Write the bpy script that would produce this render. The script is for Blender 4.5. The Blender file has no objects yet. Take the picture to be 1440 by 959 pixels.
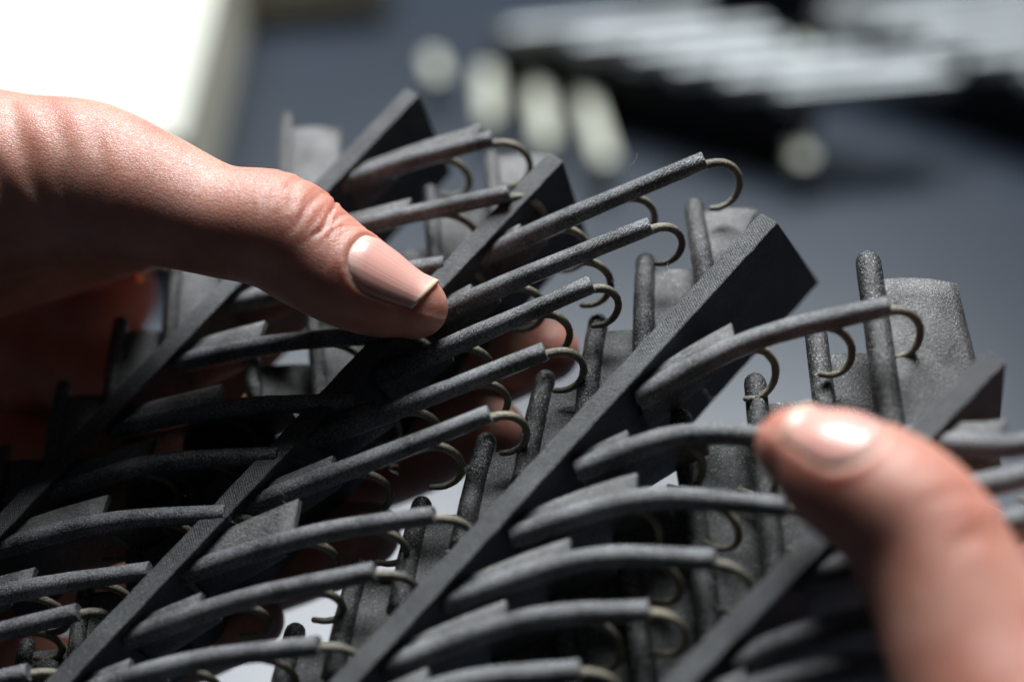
import bpy, bmesh, math, random
import numpy as np
from mathutils import Vector, Matrix
random.seed(7); rng = np.random.default_rng(7)
S = bpy.context.scene
COL = S.collection

# ------------------------------------------------------------------ camera, world, light
PITCH = math.radians(42.0)
HF = math.radians(36.0)
D = 0.2616                        # focus distance (m)
FOCUS_Z = 0.20                    # height of the held model above the table
TH = math.tan(HF/2)
cam_d = bpy.data.cameras.new('camera'); cam = bpy.data.objects.new('camera', cam_d); COL.objects.link(cam)
CP, SP = math.cos(PITCH), math.sin(PITCH)
CAM = np.array([0.0, -D*CP, FOCUS_Z + D*SP])
cam.location = CAM
cam.rotation_euler = (math.pi/2 - PITCH, 0, 0)
cam_d.sensor_width = 36.0; cam_d.lens = 18.0/TH
cam_d.clip_start = 0.005; cam_d.clip_end = 50
cam_d.dof.use_dof = True; cam_d.dof.focus_distance = D; cam_d.dof.aperture_fstop = 4.6
S.camera = cam
R = np.array([[1,0,0],[0,SP,-CP],[0,CP,SP]])   # columns: camera x, y, z in world
w_ = bpy.data.worlds.new('World'); S.world = w_; w_.use_nodes = True
bg = w_.node_tree.nodes['Background']
bg.inputs[0].default_value = (0.62,0.72,0.85,1); bg.inputs[1].default_value = 0.030

def area(name, loc, target, sx, sy, power, color, spread=180):
    l = bpy.data.lights.new(name,'AREA'); l.shape='RECTANGLE'; l.size=sx; l.size_y=sy
    l.energy=power; l.color=color; l.spread=math.radians(spread)
    o = bpy.data.objects.new(name,l); COL.objects.link(o)
    o.location=loc
    o.rotation_euler=(Vector(target)-Vector(loc)).to_track_quat('-Z','Y').to_euler()
    return o
area('window_light', (0.0,1.06,1.46), (0,0.0,0.2), 1.15, 0.6, 83, (0.93,0.97,1.0))
S.view_settings.view_transform='Standard'; S.view_settings.look='None'
S.cycles.caustics_reflective=False; S.cycles.caustics_refractive=False
S.view_settings.exposure=0.0; S.view_settings.gamma=1.0; S.view_settings.use_curve_mapping=False

# ------------------------------------------------------------------ picture <-> space helpers (camera space, then world)
MM = 0.001
PX = 2*TH*D/1440                  # one photo pixel at the focus distance
def cray(px,py):
    return np.array([(px-720)/720*TH, -(py-479.5)/720*TH, -1.0])
def C(px,py,z=0.0):               # z: mm towards the camera from the focus plane
    d = D - z*MM
    return cray(px,py)*d + np.array([0,0,D])        # camera space with origin at the focus point
def W(p):                          # camera space (origin at focus point) -> world
    p = np.asarray(p,float)
    return p @ R.T + np.array([0,0,FOCUS_Z])
def table_pt(px,py,h=0.0):
    d = cray(px,py) @ R.T
    t = (h-CAM[2])/d[2]
    return CAM + d*t
N = np.array([-.27,.60,1.0]); N/=np.linalg.norm(N)      # normal of the vane
U = np.array([.68,.73,-(.6*.73-.27*.68)]); U/=np.linalg.norm(U)
WX = np.cross(U,N)
P0 = C(400,610,0)
def V(px,py,h=0.0):               # point on the plane h mm above the vane plane
    r = cray(px,py); o = np.array([0,0,D])
    t = np.dot(P0+N*h*MM-o, N)/np.dot(r,N)
    return o + r*t

# ------------------------------------------------------------------ materials
def mat(name):
    m = bpy.data.materials.new(name); m.use_nodes=True
    nt=m.node_tree; b=nt.nodes['Principled BSDF']; return m,nt,b
def nd(nt,t,**k):
    n=nt.nodes.new(t)
    for a,v in k.items():
        if a in n.inputs.keys(): n.inputs[a].default_value=v
        else: setattr(n,a,v)
    return n
def ramp(nt,f,stops):
    r=nt.nodes.new('ShaderNodeValToRGB'); e=r.color_ramp.elements
    while len(e)<len(stops): e.new(0.5)
    for i,(p,c) in enumerate(stops): e[i].position=p; e[i].color=(*c,1)
    nt.links.new(f,r.inputs[0]); return r

def print_mat(name, c0, c1, rough=(0.42,0.62), layer=None, grain=1.0, dust=.34, spec=.55):
    m,nt,b=mat(name); L=nt.links.new
    tc=nd(nt,'ShaderNodeTexCoord')
    n1=nd(nt,'ShaderNodeTexNoise',Scale=140.0,Detail=5.0); L(tc.outputs['Object'],n1.inputs['Vector'])
    n2=nd(nt,'ShaderNodeTexNoise',Scale=5200.0,Detail=2.0); L(tc.outputs['Object'],n2.inputs['Vector'])
    n3=nd(nt,'ShaderNodeTexNoise',Scale=2600.0,Detail=3.0); L(tc.outputs['Object'],n3.inputs['Vector'])
    mx=nd(nt,'ShaderNodeMath',operation='MULTIPLY'); L(n1.outputs[0],mx.inputs[0]); L(n3.outputs[0],mx.inputs[1])
    r=ramp(nt,mx.outputs[0],[(0.14,c0),(0.42,c1)])
    nz=nd(nt,'ShaderNodeTexNoise',Scale=3600.0,Detail=1.0); L(tc.outputs['Object'],nz.inputs['Vector'])
    dz=ramp(nt,nz.outputs[0],[(.60,(0,0,0)),(.74,(1,1,1))])
    dm=nd(nt,'ShaderNodeMixRGB',blend_type='MIX'); L(dz.outputs[0],dm.inputs[0]); L(r.outputs[0],dm.inputs[1]); dm.inputs[2].default_value=(dust,dust,dust*.97,1)
    L(dm.outputs[0],b.inputs['Base Color'])
    rr=nd(nt,'ShaderNodeMapRange'); rr.inputs[1].default_value=.3; rr.inputs[2].default_value=.7
    rr.inputs[3].default_value=rough[0]; rr.inputs[4].default_value=rough[1]
    L(n2.outputs[0],rr.inputs[0]); L(rr.outputs[0],b.inputs['Roughness'])
    add=nd(nt,'ShaderNodeMath',operation='ADD'); L(n2.outputs[0],add.inputs[0])
    m3=nd(nt,'ShaderNodeMath',operation='MULTIPLY'); m3.inputs[1].default_value=.55; L(n3.outputs[0],m3.inputs[0]); L(m3.outputs[0],add.inputs[1])
    hgt=add
    if layer is not None:
        mp=nd(nt,'ShaderNodeMapping'); mp.inputs['Rotation'].default_value=layer
        L(tc.outputs['Object'],mp.inputs[0])
        wv=nd(nt,'ShaderNodeTexWave',Scale=980.0,Distortion=2.5); wv.inputs['Detail'].default_value=2
        wv.inputs['Detail Scale'].default_value=0.6
        L(mp.outputs[0],wv.inputs['Vector'])
        m4=nd(nt,'ShaderNodeMath',operation='MULTIPLY'); m4.inputs[1].default_value=0.30; L(wv.outputs['Fac'],m4.inputs[0])
        a2=nd(nt,'ShaderNodeMath',operation='ADD'); L(add.outputs[0],a2.inputs[0]); L(m4.outputs[0],a2.inputs[1]); hgt=a2
    bp=nd(nt,'ShaderNodeBump'); bp.inputs['Strength'].default_value=1.0; bp.inputs['Distance'].default_value=0.00013*grain
    L(hgt.outputs[0],bp.inputs['Height']); L(bp.outputs[0],b.inputs['Normal'])
    b.inputs['Specular IOR Level'].default_value=spec
    return m
M_RIDGE = print_mat('black_nylon_ridge',(.020,.021,.023),(.085,.089,.094),(.34,.5),layer=(0.4,0.9,0.3),dust=.16,spec=.38)
M_ROD   = print_mat('black_nylon_rod',(.020,.021,.023),(.215,.22,.228),(.19,.38),layer=(0.2,0.5,1.1),grain=1.1)
M_PROX  = print_mat('black_nylon_glossy_shaded',(.010,.010,.010),(.060,.059,.057),(.15,.34),grain=1.25,dust=.40)  # grooved rods darkened to paint in the shade between barbs
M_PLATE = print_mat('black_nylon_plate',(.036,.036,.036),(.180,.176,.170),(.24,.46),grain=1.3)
M_SHADE_PLATE= print_mat('black_nylon_shaded_plate',(.016,.016,.016),(.11,.108,.104),(.22,.44),grain=1.4,dust=.36)  # darker copy of the plate nylon, shade of the gaps put into its colour
M_HOOK  = print_mat('brown_black_nylon_hook',(.065,.057,.038),(.32,.285,.20),(.4,.6),grain=1.4)

def skin_mat():
    m,nt,b=mat('skin'); L=nt.links.new
    tc=nd(nt,'ShaderNodeTexCoord')
    n1=nd(nt,'ShaderNodeTexNoise',Scale=70.0,Detail=4.0); L(tc.outputs['Object'],n1.inputs['Vector'])
    r=ramp(nt,n1.outputs[0],[(0.3,(.46,.190,.140)),(0.5,(.54,.262,.196)),(0.7,(.62,.350,.275))])
    n4=nd(nt,'ShaderNodeTexNoise',Scale=420.0,Detail=3.0); L(tc.outputs['Object'],n4.inputs['Vector'])
    mix=nd(nt,'ShaderNodeMixRGB',blend_type='MULTIPLY'); mix.inputs[0].default_value=.35
    L(r.outputs[0],mix.inputs[1]); r2=ramp(nt,n4.outputs[0],[(.3,(.75,.66,.62)),(.65,(1,1,1))]); L(r2.outputs[0],mix.inputs[2])
    at=nd(nt,'ShaderNodeAttribute',attribute_name='flush')
    mix2=nd(nt,'ShaderNodeMixRGB',blend_type='MIX'); L(at.outputs['Fac'],mix2.inputs[0]); L(mix.outputs[0],mix2.inputs[1]); mix2.inputs[2].default_value=(.50,.16,.11,1)
    L(mix2.outputs[0],b.inputs['Base Color'])
    v=nd(nt,'ShaderNodeTexVoronoi',Scale=1700.0,feature='DISTANCE_TO_EDGE')
    nz=nd(nt,'ShaderNodeTexNoise',Scale=900.0,Detail=2.0); L(tc.outputs['Object'],nz.inputs['Vector'])
    mpx=nd(nt,'ShaderNodeMapping'); mpx.inputs['Scale'].default_value=(1.0,1.5,.7); L(tc.outputs['Object'],mpx.inputs[0]); L(mpx.outputs[0],v.inputs['Vector'])
    rv=nd(nt,'ShaderNodeMapRange'); rv.inputs[2].default_value=.22; L(v.outputs['Distance'],rv.inputs[0])
    ad=nd(nt,'ShaderNodeMath',operation='ADD'); L(rv.outputs[0],ad.inputs[0])
    mm=nd(nt,'ShaderNodeMath',operation='MULTIPLY'); mm.inputs[1].default_value=1.2; L(nz.outputs[0],mm.inputs[0]); L(mm.outputs[0],ad.inputs[1])
    bp=nd(nt,'ShaderNodeBump'); bp.inputs['Strength'].default_value=.47; bp.inputs['Distance'].default_value=.00009
    L(ad.outputs[0],bp.inputs['Height']); L(bp.outputs[0],b.inputs['Normal'])
    b.inputs['Roughness'].default_value=.43
    b.inputs['Specular IOR Level'].default_value=.5
    b.inputs['Subsurface Weight'].default_value=.95
    b.inputs['Subsurface Radius'].default_value=(1.0,.25,.12)
    b.inputs['Subsurface Scale'].default_value=.0042
    return m
M_SKIN=skin_mat()
def nail_mat():
    m,nt,b=mat('nail'); L=nt.links.new
    at=nd(nt,'ShaderNodeAttribute',attribute_name='along')
    r=ramp(nt,at.outputs['Fac'],[(0.0,(.72,.47,.40)),(.2,(.66,.33,.28)),(.92,(.68,.36,.30)),(.975,(.74,.56,.42)),(1.0,(.76,.62,.46))])
    L(r.outputs[0],b.inputs['Base Color'])
    a2=nd(nt,'ShaderNodeAttribute',attribute_name='across')
    nz=nd(nt,'ShaderNodeTexNoise',Scale=26.0,Detail=3.0); nz.noise_dimensions='1D'; L(a2.outputs['Fac'],nz.inputs['W'])
    bp=nd(nt,'ShaderNodeBump'); bp.inputs['Strength'].default_value=.5; bp.inputs['Distance'].default_value=.00012
    L(nz.outputs[0],bp.inputs['Height']); L(bp.outputs[0],b.inputs['Normal'])
    b.inputs['Roughness'].default_value=.25; b.inputs['Specular IOR Level'].default_value=.4
    b.inputs['Subsurface Weight'].default_value=.3; b.inputs['Subsurface Radius'].default_value=(1,.4,.25); b.inputs['Subsurface Scale'].default_value=.0015
    return m
M_NAIL=nail_mat()
def simple(name,c,rough,var=.15,scale=40.0,spec=.5):
    m,nt,b=mat(name); L=nt.links.new
    tc=nd(nt,'ShaderNodeTexCoord'); n=nd(nt,'ShaderNodeTexNoise',Scale=scale,Detail=5.0); L(tc.outputs['Object'],n.inputs['Vector'])
    r=ramp(nt,n.outputs[0],[(.3,tuple(x*(1-var) for x in c)),(.7,tuple(min(1,x*(1+var)) for x in c))]); L(r.outputs[0],b.inputs['Base Color'])
    b.inputs['Roughness'].default_value=rough; b.inputs['Specular IOR Level'].default_value=spec
    return m
M_TABLE=simple('dark_blue_grey_laminate',(.014,.020,.030),.31,.12,14.0,.33)
M_BOX=simple('white_card',(.50,.50,.43),.7,.02)
M_BOXS=simple('cream_card',(.72,.68,.54),.7,.05)
M_CREAM=simple('raw_cream_nylon',(.43,.44,.36),.6,.05)
M_SHEEN=simple('painted_sheen_nylon',(.50,.53,.54),.45,.2)  # pale colour painted in for light glancing off black rods
M_DARK=simple('matt_black_nylon',(.010,.010,.012),.6,.2)

# ------------------------------------------------------------------ object helpers
def mesh_obj(name, verts, faces, m, parent=None, origin=None, smooth=True, flat_faces=()):
    """verts in world space; stored relative to the top-level thing's origin"""
    v=np.asarray(verts,float)
    org=np.zeros(3) if origin is None else np.asarray(origin)
    me=bpy.data.meshes.new(name); me.from_pydata((v-org).tolist(),[],faces); me.update()
    if smooth:
        f=np.ones(len(me.polygons),bool)
        for i in flat_faces: f[i]=False
        me.polygons.foreach_set('use_smooth',f)
    me.materials.append(m)
    o=bpy.data.objects.new(name,me); COL.objects.link(o)
    if parent is not None: o.parent=parent
    else: o.location=org
    return o
def thing(name,label,cat,loc,group=None):
    o=bpy.data.objects.new(name,None); COL.objects.link(o); o.location=loc; o.empty_display_size=.01
    o['label']=label; o['category']=cat
    if group: o['group']=group
    return o
def tag(o,label,cat,group=None):
    o['label']=label; o['category']=cat
    if group: o['group']=group
    return o
def unit(v): v=np.asarray(v,float); return v/np.linalg.norm(v)
def spline(pts,n):
    p=np.asarray(pts,float); p=np.vstack([2*p[0]-p[1],p,2*p[-1]-p[-2]])
    k=len(p)-3; out=[]
    ts=np.linspace(0,k,n)
    for t in ts:
        i=min(int(t),k-1); f=t-i
        a,b,c,d=p[i],p[i+1],p[i+2],p[i+3]
        out.append(.5*((2*b)+(-a+c)*f+(2*a-5*b+4*c-d)*f*f+(-a+3*b-3*c+d)*f**3))
    return np.array(out)
def tube(path,rad,seg=12,up=None,squash=1.0,jit=0.0,flat_end=True,round_end=False):
    """camera-space tube; returns verts, faces, flat face ids"""
    path=np.asarray(path,float); n=len(path); rad=np.broadcast_to(np.asarray(rad,float),(n,)).copy()
    if round_end:
        t=unit(path[-1]-path[-2]); r=rad[-1]; ext=[];er=[]
        for a in (25,48,66,80): ext.append(path[-1]+t*r*math.sin(math.radians(a))); er.append(r*math.cos(math.radians(a)))
        path=np.vstack([path,ext]); rad=np.concatenate([rad,er])
    else:
        t=unit(path[-1]-path[-2]); r=rad[-1]
        path=np.vstack([path,path[-1]+t*r*.10]); rad=np.concatenate([rad,[r*.88]])
    n=len(path); tan=np.gradient(path,axis=0); tan/=np.linalg.norm(tan,axis=1)[:,None]
    u0=np.array(up if up is not None else N,float)
    vs=[];
    for i in range(n):
        e1=unit(u0-tan[i]*np.dot(u0,tan[i])); e2=np.cross(tan[i],e1)
        for k in range(seg):
            a=2*math.pi*k/seg; rr=rad[i]*(1+jit*rng.normal())
            vs.append(path[i]+rr*(e1*math.cos(a)*squash+e2*math.sin(a)))
    fs=[]
    for i in range(n-1):
        for k in range(seg):
            k2=(k+1)%seg; fs.append((i*seg+k,i*seg+k2,(i+1)*seg+k2,(i+1)*seg+k))
    flat=[len(fs),len(fs)+1]
    fs.append(tuple(range(seg-1,-1,-1))); fs.append(tuple((n-1)*seg+k for k in range(seg)))
    return np.array(vs),fs,flat if not round_end else [flat[0]]
def slab(grid, normals, th):
    """grid (a,b,3) surface thickened along normals -> verts, faces"""
    a,b,_=grid.shape; top=grid+normals*th/2; bot=grid-normals*th/2
    vs=np.vstack([top.reshape(-1,3),bot.reshape(-1,3)]); o=a*b; fs=[]
    for i in range(a-1):
        for j in range(b-1):
            q=(i*b+j,i*b+j+1,(i+1)*b+j+1,(i+1)*b+j); fs.append(q); fs.append(tuple(x+o for x in q[::-1]))
    nf=len(fs)
    for i in range(a-1):
        for j in (0,b-1):
            q=[i*b+j,(i+1)*b+j,(i+1)*b+j+o,i*b+j+o]; fs.append(tuple(q if j==0 else q[::-1]))
    for j in range(b-1):
        for i in (0,a-1):
            q=[i*b+j,i*b+j+o,i*b+j+1+o,i*b+j+1]; fs.append(tuple(q if i==0 else q[::-1]))
    return vs,fs,range(nf,len(fs))
def grid_normals(g):
    du=np.gradient(g,axis=0); dv=np.gradient(g,axis=1); n=np.cross(du,dv)
    return n/np.maximum(np.linalg.norm(n,axis=2),1e-12)[...,None]

# ------------------------------------------------------------------ feather barbs
T = 3.7*MM; H = 25*MM
def ridge_mesh(tip,low,th=T,hh=H,shear=0.0):
    u=unit(tip-low); w=unit(np.cross(u,N)); d=-N+u*shear/hh
    L=np.linalg.norm(tip-low); ns=60; bev=.28*MM
    prof=[(-th/2+bev,0),(th/2-bev,0),(th/2-.08*MM,.08*MM),(th/2,bev),(th*.40,hh-bev),(th*.40-bev,hh),(-th*.40+bev,hh),(-th*.40,hh-bev),(-th/2,bev),(-th/2+.08*MM,.08*MM)]
    k=len(prof); vs=[]; fs=[]
    # no-overlap end caps: inner chamfer ring at the tip
    st=list(np.linspace(0,L-bev,ns))
    for i,s in enumerate(st):
        wob=w*(.05*MM*math.sin(s*900+tip[0]*500)+rng.normal()*.02*MM)
        for (a,b) in prof: vs.append(low+u*s+w*a+d*b+wob)
    for (a,b) in prof: vs.append(low+u*L+w*a*(1-2*bev/th)+d*(bev*.8+(b)*(1-1.6*bev/hh)))
    n=ns+1
    for i in range(n-1):
        for j in range(k):
            j2=(j+1)%k; fs.append((i*k+j,i*k+j2,(i+1)*k+j2,(i+1)*k+j))
    fs.append(tuple(range(k-1,-1,-1))); fs.append(tuple((n-1)*k+j for j in range(k)))
    return np.array(vs),fs
def hook_path(p,rd,size,drop=N*-1,lat=None,wild=0):
    base=[(-28,-4),(-8,1),(14,4),(31,15),(41,36),(40,60),(28,78),(10,83),(-4,78)]
    k=size
    lat=np.cross(rd,N) if lat is None else lat
    pts=[]
    for i,(a,b) in enumerate(base):
        pts.append(p+PX*k*(rd*a+drop*b+lat*wild*i))
    return spline(pts,22)

def hooked_barbule(root,org,att,end,ctrl=None,r=13.0,h0=-3.5,h1=-1.0,fl=.55,fw=34,keel=13.0,kend=14.5,hdrop=.25,hooks=(0,.2,.4),hs=1.0,base=None,tilt=.0):
    a=V(*att,h0); e=V(*end,h1)
    if ctrl is None:
        m=(np.array(att)+np.array(end))/2; dd=np.array(end)-np.array(att); m=m+np.array([dd[1],-dd[0]])*.045; ctrl=(m[0],m[1])
    c=V(*ctrl,(h0+h1)/2+1.2)
    inset=a+unit(a-c)*2.0*MM
    path=spline([inset,a,c,e],26)
    L=np.linalg.norm(np.diff(path,axis=0),axis=1); s=np.concatenate([[0],np.cumsum(L)])/L.sum()
    rr=r*PX*(1.24-.24*s)*(1+.025*np.sin(s*9+att[0]))
    vs,fs,fl_ids=tube(path,rr,14,squash=1.0,jit=.012)
    o=mesh_obj('hooked_barbule',W(vs),fs,M_ROD,root,org,True,fl_ids)
    # flange: thin fin running beside the rod on its far side
    if fw>0:
        n1=13; m_=6
        idx=np.linspace(2,fl*25,n1); pp=np.array([[np.interp(i,range(26),path[:,q]) for q in range(3)] for i in idx])
        tn=np.gradient(pp,axis=0); tn/=np.linalg.norm(tn,axis=1)[:,None]
        g=np.zeros((n1,m_,3))
        for i in range(n1):
            side=unit(np.cross(N,tn[i])); side=unit(side*math.cos(tilt)-N*math.sin(tilt)); f=i/(n1-1)
            wid=PX*(r*.8+fw*.46*f**.9)
            for j in range(m_):
                q=j/(m_-1)
                g[i,j]=pp[i]+side*(wid*q)+tn[i]*(q*wid*.18*f)-N*(.10*wid*q*q)+N*r*PX*.42
        vs,fs,ff=slab(g,grid_normals(g),1.1*MM)
        mesh_obj('flange',W(vs),fs,M_PLATE,o,org,True,ff)
    # plate under the rod's root, added and deepened to blacken the shaded gap below
    n1=9; idx=np.linspace(0,kend,n1); pp=np.array([[np.interp(i,range(26),path[:,q]) for q in range(3)] for i in idx])
    g=np.zeros((n1,4,3)); sd=np.cross(N,unit(path[11]-path[0]))
    for i in range(n1):
        dp=keel*(1-.73*(i/(n1-1))**2)*MM
        for j in range(4): g[i,j]=pp[i]-N*(dp*j/3)
    vs,fs,ff=slab(g,grid_normals(g),1.5*MM)
    mesh_obj('keel',W(vs),fs,M_SHADE_PLATE,o,org,True,ff)
    rd=unit(path[-1]-path[-4])
    for k,hf in enumerate(hooks):
        i=(1-hf)*25; p=np.array([np.interp(i,range(26),path[:,q]) for q in range(3)])
        j=int(min(i,24)); td=unit(path[j+1]-path[max(j-1,0)])
        p=p-N*r*PX*(.62)
        sz=hs*(1.0 if k==0 else 1.08)*rng.uniform(.93,1.07)
        hp=hook_path(p,unit(td-N*(.05 if k==0 else .22)),sz,drop=unit(-N+np.array([.05,-hdrop,0])),wild=rng.uniform(-.9,.9))
        t=np.linspace(0,1,len(hp)); rr=PX*(4.3+3.0*(1-t)+3.2*np.clip(1-t/.22,0,1)**1.5)
        vs,fs,ff=tube(hp,rr,9,jit=.025,round_end=True)
        mesh_obj('hook',W(vs),fs,M_HOOK,o,org,True,ff)
    return o

def grooved_barbule(root,org,tip,base,h0=-9.0,h1=-6.0,r=16.0,pw=130,ptop=.14,last=False,rise=0.03,zt=-.30,bend=0.0,flare=1.10,bright=False):
    b=V(*base,h0); t=V(*tip,h1)
    m=(b+t)/2+N*.6*MM
    path=spline([b,m,t],18)
    rr=np.linspace(r*1.04,r*.94,18)*PX
    vs,fs,ff=tube(path,rr,16,up=np.array([0,0,1.]),jit=.012,round_end=True)
    o=mesh_obj('grooved_barbule',W(vs),fs,M_PROX,root,org,True,ff)
    n1=12; m_=10; g=np.zeros((n1,m_,3))
    q0=unit(np.array([.95,rise,zt]))
    for i in range(n1):
        f=i/(n1-1)                     # from base to tip
        s=f*(1-ptop)
        p=np.array([np.interp(s*17,range(18),path[:,k]) for k in range(3)])
        ax=unit(t-b)
        for j in range(m_):
            q=j/(m_-1); wid=pw*PX*(flare+(.94-flare)*f)
            arch=.10*wid*math.sin(math.pi*q)
            g[i,j]=p+q0*wid*q+np.array([0,0,1.])*(arch-.25*r*PX)+ax*f*PX*(10*math.sin(math.pi*min(q*1.0,1))*.6-4*q+bend*q)
    vs,fs,ff=slab(g,-grid_normals(g),1.3*MM)
    mesh_obj('flange',W(vs),fs,M_PLATE if bright or flare<1 or pw==132 else M_SHADE_PLATE,o,org,True,ff)  # lit plates take the paler nylon, the rest the copy darkened for shade
    return o

def lerp(a,b,t): return (a[0]+(b[0]-a[0])*t,a[1]+(b[1]-a[1])*t)
def on_line(line,y):
    (x0,y0),(x1,y1)=line; t=(y-y0)/(y1-y0); return (x0+(x1-x0)*t,y)
LINES={1:((580,128),(-60,800)),2:((782,220),(-30,1075)),3:((1082,306),(335,1120)),4:((1402,500),(830,1085))}
BARB={}
GR='interlocking barbs of the printed feather'
LAB={1:'black printed barb farthest back, its ridge running under the middle of the left thumb',
     2:'black printed barb just below the left thumbnail, its long brown hooks lifted clear',
     3:'black printed barb with the wide dark triangular end, between the two thumbs',
     4:'black printed barb pressed under the right thumb, nearest the lower right corner'}
for k,(a,b) in LINES.items():
    tip=V(*a); low=V(*b); org=W(V(*b,-25))
    root=thing('feather_barb',LAB[k],'feather barb',org,GR)
    vs,fs=ridge_mesh(tip,low,hh=(30*MM if k==3 else H),shear=(8.5*MM if k==3 else 0))
    o=mesh_obj('ridge',W(vs),fs,M_RIDGE,root,org,False)
    BARB[k]=(root,org)

def hb(k,*a,**kw):
    kw.setdefault('hdrop',.25 if k<3 else .65)
    hooked_barbule(*BARB[k],*a,**kw)
def gb(k,*a,**kw): grooved_barbule(*BARB[k],*a,**kw)
# --- barb 2: hooked side
hb(2,(690,357),(990,226),(800,306),fl=.5,fw=22,h1=3,hs=1.05)
hb(2,(616,444),(914,318),(735,390),fl=.5,fw=22,h1=3)
hb(2,(545,527),(832,400),(668,472),fl=.5,fw=22,h1=3,hooks=(0.02,.17,.42))
hb(2,(445,615),(766,494),(590,563),fl=.55,fw=26,h1=2)
hb(2,(362,706),(688,582),(515,650),fl=.58,fw=30,h1=2)
hb(2,(278,800),(610,724),(440,752),fl=.62,fw=100,h1=1,hooks=(0,.2,.4))
hb(2,(195,892),(526,803),(345,842),fl=.55,fw=30,h1=1)
hb(2,(118,975),(448,907),(270,930),fl=.5,fw=30,h1=1)
hb(2,(38,1060),(370,1000),(200,1020),fl=.5,fw=26,h1=1)
# --- barb 3
hb(3,(912,552),(1250,430),(1060,478),fl=.62,fw=46,r=14,h1=1,hs=.95,hooks=(0,.17,.37))
hb(3,(828,655),(1150,618),(965,612),fl=.5,fw=30,r=14,keel=21.0,kend=18)
hb(3,(738,748),(1105,712),(910,702),fl=.64,fw=52,r=14,keel=21.0,kend=18)
hb(3,(645,842),(1005,786),(830,786),fl=.62,fw=42,r=14,hooks=(0,.2),keel=21.0,kend=18)
hb(3,(560,932),(912,858),(740,872),fl=.62,fw=40,r=14,hooks=(0,.2),keel=21.0,kend=18)
hb(3,(478,1022),(815,942),(640,962),fl=.6,fw=36,r=14,hooks=(0,.2),keel=21.0,kend=18)
# --- barb 4
hb(4,(1290,618),(1500,615),(1400,628),fl=.7,fw=50,r=14,hooks=(0,.2))
hb(4,(1215,718),(1520,650),(1370,685),fl=.5,fw=30,r=15,hooks=(0,.2))
hb(4,(1130,812),(1470,720),(1300,768),keel=26.0,kend=24,fl=.6,fw=36,r=15,hooks=(0,.2))
hb(4,(1050,925),(1330,850),(1180,878),keel=26.0,kend=24,fl=.4,fw=0,r=15,hooks=(0,))
hb(4,(975,1000),(1330,925),(1150,945),keel=26.0,kend=24,fl=.5,fw=30,r=15,hooks=(0,))
# --- barb 1
hb(1,(475,262),(692,196),(580,226),fl=.95,fw=40,r=13,h1=1,hooks=(0,.26))
hb(1,(395,345),(716,272),(560,306),fl=.7,fw=30,r=13,h1=1,hooks=(0,.22))
hb(1,(320,428),(625,372),(470,398),fl=.55,fw=30,r=13,hooks=(0,.22))
hb(1,(245,512),(560,470),(400,482),fl=.6,fw=62,r=13,hooks=(0,.22))
hb(1,(160,604),(500,564),(330,574),fl=.62,fw=62,r=13,keel=24.0,kend=20)
hb(1,(68,692),(392,640),(215,652),fl=.66,fw=62,r=13,keel=24.0,kend=20)
hb(1,(-20,776),(318,722),(150,734),fl=.66,fw=62,r=13,keel=24.0,kend=20)
hb(1,(-110,862),(210,802),(50,826),fl=.66,fw=36,r=13)
hb(1,(-200,950),(110,860),(-50,902),fl=.5,fw=26,r=13,hooks=(0,.2,.4))
hb(1,(-270,1040),(40,945),(-120,985),fl=.5,fw=26,r=13)
# --- grooved side of barb 3
gb(3,(976,292),(994,405),pw=100,ptop=.12,rise=.10,flare=.3,h1=-12,zt=-.02)
tips3=[((908,370),(905,500)),((841,455),(822,590)),((767,534),(735,680)),((684,622),(648,772)),((593,712),(560,862)),((505,800),(468,955)),((415,890),(380,1045))]
for i,(t,b) in enumerate(tips3): gb(3,t,b,pw=112,ptop=.14,h1=-12.5,zt=-.12,flare=1.05,bright=True)
# barb 4
gb(4,(1221,370),(1262,665),pw=132,ptop=.10,r=19,h0=-10,h1=-7,zt=-.15,rise=.0)
for t,b in [((1148,474),(1180,745)),((1062,540),(1092,835)),((958,590),(1005,925)),((868,682),(915,1010)),((778,772),(825,1100)),((700,860),(740,1180))]:
    gb(4,t,b,pw=126,ptop=.12,r=17,h0=-14,h1=-12)
# barb 2
gb(2,(692,222),(700,330),pw=104,ptop=.02,r=13,h0=-9,h1=-14,zt=-.02,flare=.99)
for t,b in [((605,270),(618,410)),((525,345),(540,495)),((440,420),(455,585)),((355,505),(370,670)),((268,600),(282,765)),((190,690),(192,860)),((122,826),(105,950)),((38,908),(20,1040))]:
    gb(2,t,b,pw=150,ptop=.10,r=13,h0=-11,h1=-11,zt=-.34)
# barb 1
gb(1,(405,168),(400,320),pw=95,ptop=.13,r=12,h0=-9,h1=-13,zt=-.02,flare=.99)
for t,b in [((330,270),(322,400)),((250,366),(238,490)),((170,455),(155,580)),((90,545),(70,670)),((8,635),(-15,765))]:
    gb(1,t,b,pw=90,ptop=.14,r=13)

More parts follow.
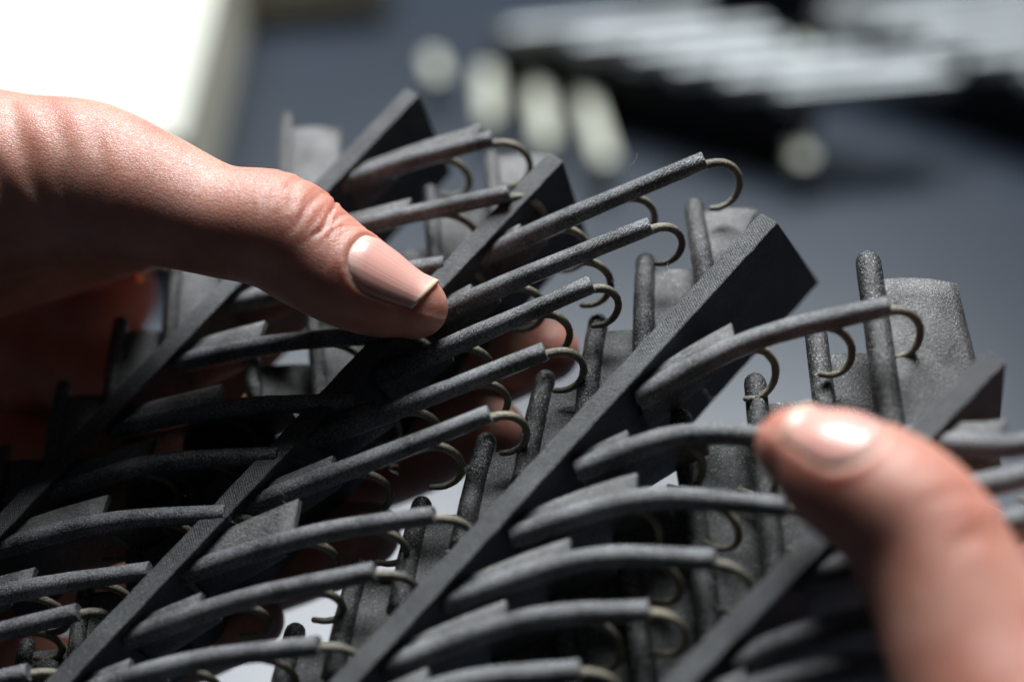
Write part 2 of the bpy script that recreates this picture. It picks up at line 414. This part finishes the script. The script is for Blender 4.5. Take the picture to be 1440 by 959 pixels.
# ------------------------------------------------------------------ hands
def stations_loft(st,n=60,seg=48,cap0=True,cap1=True,exp=2.0):
    """st: list of (px,py,z_mm,half_width_px_in_picture,half_depth_mm); returns camera-space verts/faces and axis data"""
    P=[];A=[];B=[]
    for (px,py,z,hw,hd) in st:
        P.append(C(px,py,z)); A.append(hw*PX*(D-z*MM)/D); B.append(hd*MM)
    P=spline(P,n); A=spline(np.array(A)[:,None],n)[:,0]; B=spline(np.array(B)[:,None],n)[:,0]
    def capit(P,A,B,end):
        i=-1 if end else 0; t=unit(P[-1]-P[-2]) if end else unit(P[0]-P[1])
        ext=[];ea=[];eb=[]; r=(A[i]+B[i])/2
        for a in (12,24,36,47,57,66,74,81,87):
            ext.append(P[i]+t*r*math.sin(math.radians(a))); c=math.cos(math.radians(a)); ea.append(A[i]*c); eb.append(B[i]*c)
        if end: return np.vstack([P,ext]),np.concatenate([A,ea]),np.concatenate([B,eb])
        return np.vstack([ext[::-1],P]),np.concatenate([ea[::-1],A]),np.concatenate([eb[::-1],B])
    if cap1: P,A,B=capit(P,A,B,True)
    if cap0: P,A,B=capit(P,A,B,False)
    n=len(P); t=np.gradient(P,axis=0); t/=np.linalg.norm(t,axis=1)[:,None]
    E1=np.array([0,0,1.])[None]-t*t[:,2:3]; E1/=np.linalg.norm(E1,axis=1)[:,None]
    E2=np.cross(E1,t)
    if E2[n//2,1]<0: E2=-E2
    vs=[]
    for i in range(n):
        for k in range(seg):
            a=2*math.pi*k/seg; vs.append(P[i]+E1[i]*B[i]*math.cos(a)+E2[i]*A[i]*math.sin(a))
    fs=[]
    hand=np.dot(np.cross(E1[n//2],E2[n//2]),t[n//2])
    for i in range(n-1):
        for k in range(seg):
            k2=(k+1)%seg; q=(i*seg+k,i*seg+k2,(i+1)*seg+k2,(i+1)*seg+k); fs.append(q if hand>0 else q[::-1])
    q=tuple(range(seg-1,-1,-1)); fs.append(q if hand>0 else q[::-1])
    q=tuple((n-1)*seg+k for k in range(seg)); fs.append(q if hand>0 else q[::-1])
    return np.array(vs),fs,dict(P=P,A=A,B=B,E1=E1,E2=E2,t=t)
def merge(parts):
    V_=[];F_=[];o=0
    for v,f in parts:
        V_.append(v); F_+= [tuple(x+o for x in q) for q in f]; o+=len(v)
    return np.vstack(V_),F_
def remesh(v,f,vox,smooth):
    me=bpy.data.meshes.new('tmp'); me.from_pydata(v.tolist(),[],f); me.update()
    o=bpy.data.objects.new('tmp',me); COL.objects.link(o)
    m=o.modifiers.new('r','REMESH'); m.mode='VOXEL'; m.voxel_size=vox
    m=o.modifiers.new('s','SMOOTH'); m.factor=.5; m.iterations=smooth
    dg=bpy.context.evaluated_depsgraph_get(); ev=o.evaluated_get(dg); me2=bpy.data.meshes.new_from_object(ev)
    n=len(me2.vertices); co=np.empty(n*3); me2.vertices.foreach_get('co',co)
    fc=[tuple(p.vertices) for p in me2.polygons]
    bpy.data.objects.remove(o); bpy.data.meshes.remove(me); bpy.data.meshes.remove(me2)
    return co.reshape(-1,3),fc
def vnormals(v,f):
    me=bpy.data.meshes.new('tmp'); me.from_pydata(v.tolist(),[],f); me.update()
    n=np.empty(len(v)*3); me.vertices.foreach_get('normal',n); bpy.data.meshes.remove(me); return n.reshape(-1,3)
def axis_coords(v,ax):
    """per vertex: fractional station index, theta (0 towards camera, 90 up in picture), radius/local radius"""
    P=ax['P']; best=np.full(len(v),1e9); idx=np.zeros(len(v))
    for i in range(len(P)-1):
        d=P[i+1]-P[i]; t=np.clip(((v-P[i])@d)/(d@d),0,1); q=P[i]+t[:,None]*d
        dd=np.linalg.norm(v-q,axis=1); m=dd<best; best[m]=dd[m]; idx[m]=i+t[m]
    i0=np.clip(idx.astype(int),0,len(P)-2); fr=(idx-i0)[:,None]
    g=lambda a: a[i0]*(1-fr)+a[i0+1]*fr
    r=v-g(P); c=np.einsum('ij,ij->i',r,g(ax['E1'])); s=np.einsum('ij,ij->i',r,g(ax['E2']))
    th=np.degrees(np.arctan2(s,c)); loc=(g(ax['A'][:,None])+g(ax['B'][:,None]))[:,0]/2
    return idx,th,best/np.maximum(loc,1e-6)
def arc_mm(ax):
    s=np.concatenate([[0],np.cumsum(np.linalg.norm(np.diff(ax['P'],axis=0),axis=1))])*1000; return s
def sm(a,b,x): t=np.clip((x-a)/(b-a),0,1); return t*t*(3-2*t)

def nail_grid(ax,s0,s1,th0,th1,lift,over,skew,nu=26,nv=22):
    """nail plate lying on the last phalanx; s in mm from the fingertip end"""
    arc=arc_mm(ax); tot=arc[-1]; n=len(arc)
    g=np.zeros((nu,nv,3)); al=np.zeros((nu,nv)); ac=np.zeros((nu,nv))
    for i in range(nu):
        for j in range(nv):
            q=j/(nv-1); th=math.radians(th0+(th1-th0)*q); p=i/(nu-1)
            edge=(2*q-1)
            start=s0-3.4*abs(edge)**2.6      # rounded proximal edge
            stop=s1+.8*edge*edge+skew*q
            s=(tot-start)+((tot-stop)-(tot-start))*p
            si=min(s,tot*0.9999); k=np.interp(si,arc,range(n)); k0=min(int(k),n-2); f=k-k0
            L=lambda a:a[k0]*(1-f)+a[k0+1]*f
            # keep the local radius of the finger before its end cap, so the plate stays straight
            kc=np.interp(min(s,tot-ax['capmm']),arc,range(n)); c0=min(int(kc),n-2); fc=kc-c0
            A=ax['A'][c0]*(1-fc)+ax['A'][c0+1]*fc; B=ax['B'][c0]*(1-fc)+ax['B'][c0+1]*fc
            shrink=1-.10*max(0,(s-(tot-ax['capmm']))/max(ax['capmm'],1e-6))
            g[i,j]=L(ax['P'])+(L(ax['E1'])*B*math.cos(th)+L(ax['E2'])*A*math.sin(th))*shrink*(1+lift) + (L(ax['E1'])*math.cos(th)+L(ax['E2'])*math.sin(th))*MM*(.12-.55*edge**4-.55*math.exp(-(p/.07)**2))
            al[i,j]=p; ac[i,j]=q
    return g,al,ac

def build_hand(label,parts,thumb_st,creases,nail,vox,smooth,flushes,fold_fn=None):
    tv,tf,ax=stations_loft(thumb_st,70,56)
    ax['capmm']=(ax['A'][-10]+ax['B'][-10])/2*1000
    pv=[(tv,tf)]
    for st in parts:
        v,f,_=stations_loft(st,40,32); pv.append((v,f))
    v,f=merge(pv)
    v,f=remesh(v,f,vox,smooth)
    nrm=vnormals(v,f)
    idx,th,rr=axis_coords(v,ax); arc=arc_mm(ax); tot=arc[-1]; s=tot-np.interp(idx,range(len(arc)),arc)   # mm from the tip
    disp=np.zeros(len(v))
    near=(rr<1.35)
    for (sc,w,dep,t0,t1,slant,wob) in creases:
        th_m=(t0+t1)/2; ss=sc+slant*(th-th_m)/60+wob*np.sin(th*.055+sc*3)+.25*wob*np.sin(th*.13+sc)
        env=sm(t0-14,t0+10,th)*(1-sm(t1-10,t1+14,th))
        x=(s-ss)/w
        disp-=.72*dep*env*np.exp(-x*x)*near
        disp+=dep*.30*env*(np.exp(-(x-2.1)**2/1.4)+np.exp(-(x+2.1)**2/1.4))*near
    # nail bed: sink the plate area and raise a soft fold round it
    s0,s1,t0,t1,lift,over,skew=nail
    thc=(t0+t1)/2; hw=(t1-t0)/2; e=(th-thc)/hw; q=(e+1)/2
    start=s0-3.4*np.clip(np.abs(e),0,1)**2.6; 
    ins=(1-sm(.90,1.08,np.abs(e)))*(1-sm(start-.3,start+.7,s))*near
    fold=(np.exp(-((np.abs(e)-1.12)/.13)**2)*np.where(e<0,.35,1)*(1-sm(start,start+2,s))*sm(s1+1.0,s1+4,s) + np.exp(-((s-start-1.0)/.8)**2)*(1-sm(.95,1.2,np.abs(e))))*near
    disp+= -.30*ins + .27*fold
    v=v+nrm*(disp*MM)[:,None]
    if fold_fn is not None: v=fold_fn(v,nrm,s,th,rr)
    wv=W(v); org=W(thumb_point(thumb_st))
    o=mesh_obj('hand',wv,f,M_SKIN,None,org)
    fl=np.zeros(len(v))
    for (sc,w,amp,tc,tw) in flushes: fl+=amp*np.exp(-((s-sc)/w)**2)*np.exp(-((th-tc)/tw)**2)*near
    at=o.data.attributes.new('flush','FLOAT','POINT'); at.data.foreach_set('value',np.clip(fl,0,1).astype(np.float32))
    tag(o,label,'hand','hands holding the printed feather')
    g,al,ac=nail_grid(ax,*nail)
    nn=grid_normals(g)
    if np.mean(nn[:,:,2])<0: nn=-nn
    vs,fs,ff=slab(g,nn,.34*MM)
    no=mesh_obj('thumbnail',W(vs),fs,M_NAIL,o,org)
    for nm,arr in (('along',al),('across',ac)):
        a=no.data.attributes.new(nm,'FLOAT','POINT'); x=np.concatenate([arr.ravel(),arr.ravel()]); a.data.foreach_set('value',x.astype(np.float32))
    return o
def thumb_point(st): return C(*st[0][:3])

left_thumb=[(-60,262,-11,150,15),(40,258,-9,126,13.5),(125,256,-7,114,12),(215,280,-4,95,10.5),(305,310,-2,80,9.5),(385,324,-1,84,9.8),(437,358,-1,79,9.3),(490,392,0,71,8.6),(540,416,0,61,7.8),(580,430,0,47,6.5)]
left_parts=[
 [(-420,330,-30,230,24),(-250,320,-26,220,23),(-90,310,-22,180,19),(20,320,-22,125,14),(110,330,-24,85,11),(190,335,-24,50,7)],          # wrist and ball of the thumb
 [(-300,300,-58,230,40),(-120,300,-56,190,38),(20,300,-54,140,36),(100,305,-52,105,32),(150,318,-56,76,34),(205,328,-56,44,24)],            # web towards the index finger, thickened out of view to shade palm and fingers
 [(-220,570,-76,140,10),(0,590,-78,110,10),(130,600,-76,80,8)],
 [(-260,430,-66,200,14),(-60,450,-68,150,13),(80,450,-68,105,12),(150,412,-62,72,10)],
 [(-260,420,-62,210,15),(-180,640,-72,190,14),(-220,880,-66,190,14)],                             # palm
 [(-60,400,-62,120,11),(70,480,-66,84,10),(240,560,-62,72,9.5),(440,590,-50,70,9),(600,545,-38,66,8.6),(715,507,-30,58,7.6),(768,494,-27,46,6.3)],
 [(-120,600,-68,82,10),(120,680,-66,74,9.5),(350,700,-52,72,9.2),(530,650,-37,68,8.8),(640,612,-27,60,7.8),(690,606,-23,48,6.5)],
 [(-180,740,-66,82,10),(40,800,-60,74,9.3),(240,830,-46,70,9),(400,790,-31,66,8.4),(480,762,-22,58,7.5),(515,752,-18,47,6.3)],
 [(-220,880,-60,74,9),(-40,930,-54,66,8.4),(120,955,-42,62,8),(270,905,-26,56,7.2),(330,882,-18,48,6.4),(358,875,-15,40,5.5)],
]
L_CR=[(26.0,.55,.50,20,110,2.0,.7),(24.0,.4,.26,10,80,-2.5,.6),(28.6,.5,.36,15,120,-1.5,.9),(31.2,.5,.26,10,100,2.5,.8),(33.5,.45,.18,20,110,1.0,.7),(22.3,.35,.20,0,70,3.5,.6),(20.8,.3,.14,20,95,-2.0,.5),
      (60,1.3,.22,-35,60,5,.8),(66,1.5,.32,-40,65,6,.8),(72,1.5,.34,-40,65,7,.8),(79,1.6,.34,-45,60,8,.8)]
build_hand('left hand reaching in from the left edge, thumb pressed flat on top of the barbs',left_parts,left_thumb,L_CR,
           (18.3,4.8,-5,97,.015,.0,-2.4),.00055,7,[(26,5,.55,70,45),(10,6,.55,-40,60),(17,3,.3,60,60)])

right_thumb=[(1490,1130,60,170,14),(1424,1020,57,143,12.8),(1377,930,53,127,12),(1335,830,49,114,11.6),(1298,756,46,108,11.4),(1250,706,44,103,11.2),(1198,676,42,92,10.4),(1160,652,40,82,9.4),(1128,632,38,62,7.6)]
right_parts=[
 [(1750,1400,66,300,24),(1600,1260,62,250,22),(1450,1120,58,190,16)],
 [(1750,1000,20,160,14),(1560,960,10,110,10),(1440,860,3,78,8.5),(1370,770,0,66,7.6)],
 [(1780,1110,24,160,14),(1600,1060,12,110,10),(1460,960,5,80,8.8),(1370,880,2,66,7.8)],
 [(1780,1200,30,160,14),(1620,1150,18,110,10),(1480,1060,8,80,8.8),(1390,985,5,66,7.6)],
 [(1800,1300,40,160,14),(1640,1250,26,110,9.5),(1500,1160,14,74,8),(1420,1090,10,60,7)],
 [(1760,1000,28,220,16),(1780,1150,40,240,18),(1760,1320,56,260,20)],
]
R_CR=[(27,1.0,.16,10,120,2,.6),(30.5,1.0,.2,10,120,-2,.6),(34,1.1,.16,10,120,2,.7)]
build_hand('right hand entering at the lower right, bent thumb pinching the nearest barb',right_parts,right_thumb,R_CR,
           (17.2,5.4,-6,94,.012,.0,-.5),.0007,16,[(30,7,.6,80,40),(12,5,.4,-30,50)])

# ------------------------------------------------------------------ table and background things
def box(name,c,sz,m,parent=None,org=None,rot=0.0,bev=.0015):
    bm=bmesh.new(); bmesh.ops.create_cube(bm,size=1)
    bmesh.ops.scale(bm,vec=sz,verts=bm.verts); bmesh.ops.bevel(bm,geom=bm.edges[:],offset=bev,segments=2,affect='EDGES',profile=.6)
    bmesh.ops.rotate(bm,cent=(0,0,0),matrix=Matrix.Rotation(rot,3,'Z'),verts=bm.verts)
    bmesh.ops.translate(bm,vec=c,verts=bm.verts)
    v=np.array([x.co[:] for x in bm.verts]); bm.verts.index_update(); f=[tuple(y.index for y in x.verts) for x in bm.faces]; bm.free()
    return mesh_obj(name,v,f,m,parent,org,False)
tb=box('tabletop',(0.1,0.55,-.016),(3.2,2.4,.032),M_TABLE); tb['kind']='structure'

# white box at upper left
hb_=.055
c1=table_pt(252,190,hb_); c2=table_pt(296,5,hb_)
ed=unit(c2-c1); sd=np.array([-ed[1],ed[0],0])
ang=math.atan2(ed[1],ed[0]); Lb=.30; Wb=.34
cc=c1+ed*Lb/2+sd*Wb/2; cc[2]=hb_/2
org=np.array([cc[0],cc[1],0])
root=thing('storage_box','white card box with bright lid, blurred behind the left hand','box',org)
box('body',(cc[0],cc[1],hb_/2-.004),(Lb,Wb,hb_-.008),M_BOXS,root,org,ang)
box('lid',(cc[0],cc[1],hb_-.0035),(Lb+.002,Wb+.002,.007),M_BOX,root,org,ang)
p=table_pt(395,-12)
o=box('cream_block',(p[0],p[1],.016),(.10,.05,.032),M_BOXS,None,np.array([p[0],p[1],0]),.1); tag(o,'small cream block behind the white box at the top edge','block')

# spare printed models lying on the table, far out of focus
def spare(label,a,b,n,blen,bdy,pegs,hz=.030):
    A=table_pt(*a,hz); B=table_pt(*b,hz); A[2]=B[2]=0
    org=A.copy(); root=thing('spare_feather_model',label,'printed model',org,'spare printed models on the table')
    d=unit(B-A); Lr=np.linalg.norm(B-A); rot=math.atan2(d[1],d[0]); nx=np.array([d[1],-d[0],0])
    c=(A+B)/2
    box('base_rail',(c[0],c[1],hz/2),(Lr,.010,hz),M_DARK,root,org,rot)
    for i in range(n):
        f=(i+.5)/n; px=a[0]+(b[0]-a[0])*f; py=a[1]+(b[1]-a[1])*f
        q0=table_pt(px-16,py-bdy*.05,hz+.005); q1=table_pt(px+blen*(1+.1*math.sin(i*2.1)),py+bdy,hz+.005)
        m=(q0+q1)/2; e=q1-q0
        rod=box('barbule',(m[0],m[1],hz+.004),(np.linalg.norm(e)*rng.uniform(.85,1.1),.0062,.010),M_SHEEN,root,org,math.atan2(e[1],e[0]),.0035)
    for f,wd,h0,h1 in pegs:
        q=A+d*Lr*f+nx*.006
        box('peg',(q[0],q[1]-h1/2,.012),(wd*.62,h1*.9,.010),M_CREAM,root,org,h0,.003)
spare('long black printed model behind the barbs, rods coloured pale for sheen along its top',(700,40),(1150,140),6,255,-22,[(-.01,.013,.05,.045),(.16,.013,.1,.052),(.33,.013,.15,.056),(.97,.012,.0,.020),(-.19,.012,.2,.022)])
spare('black printed model at the top right corner, only its left end in view',(1150,10),(1560,140),6,270,-24,[(-.02,.012,.0,.03)])
spare('farther printed model at the top edge, behind the long one',(880,-110),(1260,-30),4,240,-30,[])

# a few lint fibres caught on the barbs
pts=[(598,548,40),(655,668,30),(770,540,26),(930,395,30),(690,470,26),(640,705,34),(890,250,40),(330,745,24),(395,690,26),(860,395,30),(1010,560,26),(560,655,30)]
parts=[]
for (px,py,ln) in pts:
    p=V(px,py,1.5); a=rng.uniform(0,2*math.pi); q=[p]
    for k in range(5):
        a+=rng.normal()*.8; q.append(q[-1]+PX*ln/5*np.array([math.cos(a),math.sin(a),rng.normal()*.4]))
    v_,f_,_=tube(spline(q,18),(.020*MM),5); parts.append((v_,f_))
v_,f_=merge(parts); o=mesh_obj('lint_fibres',W(v_),f_,M_BOX,BARB[2][0],BARB[2][1]); o['kind']='stuff'
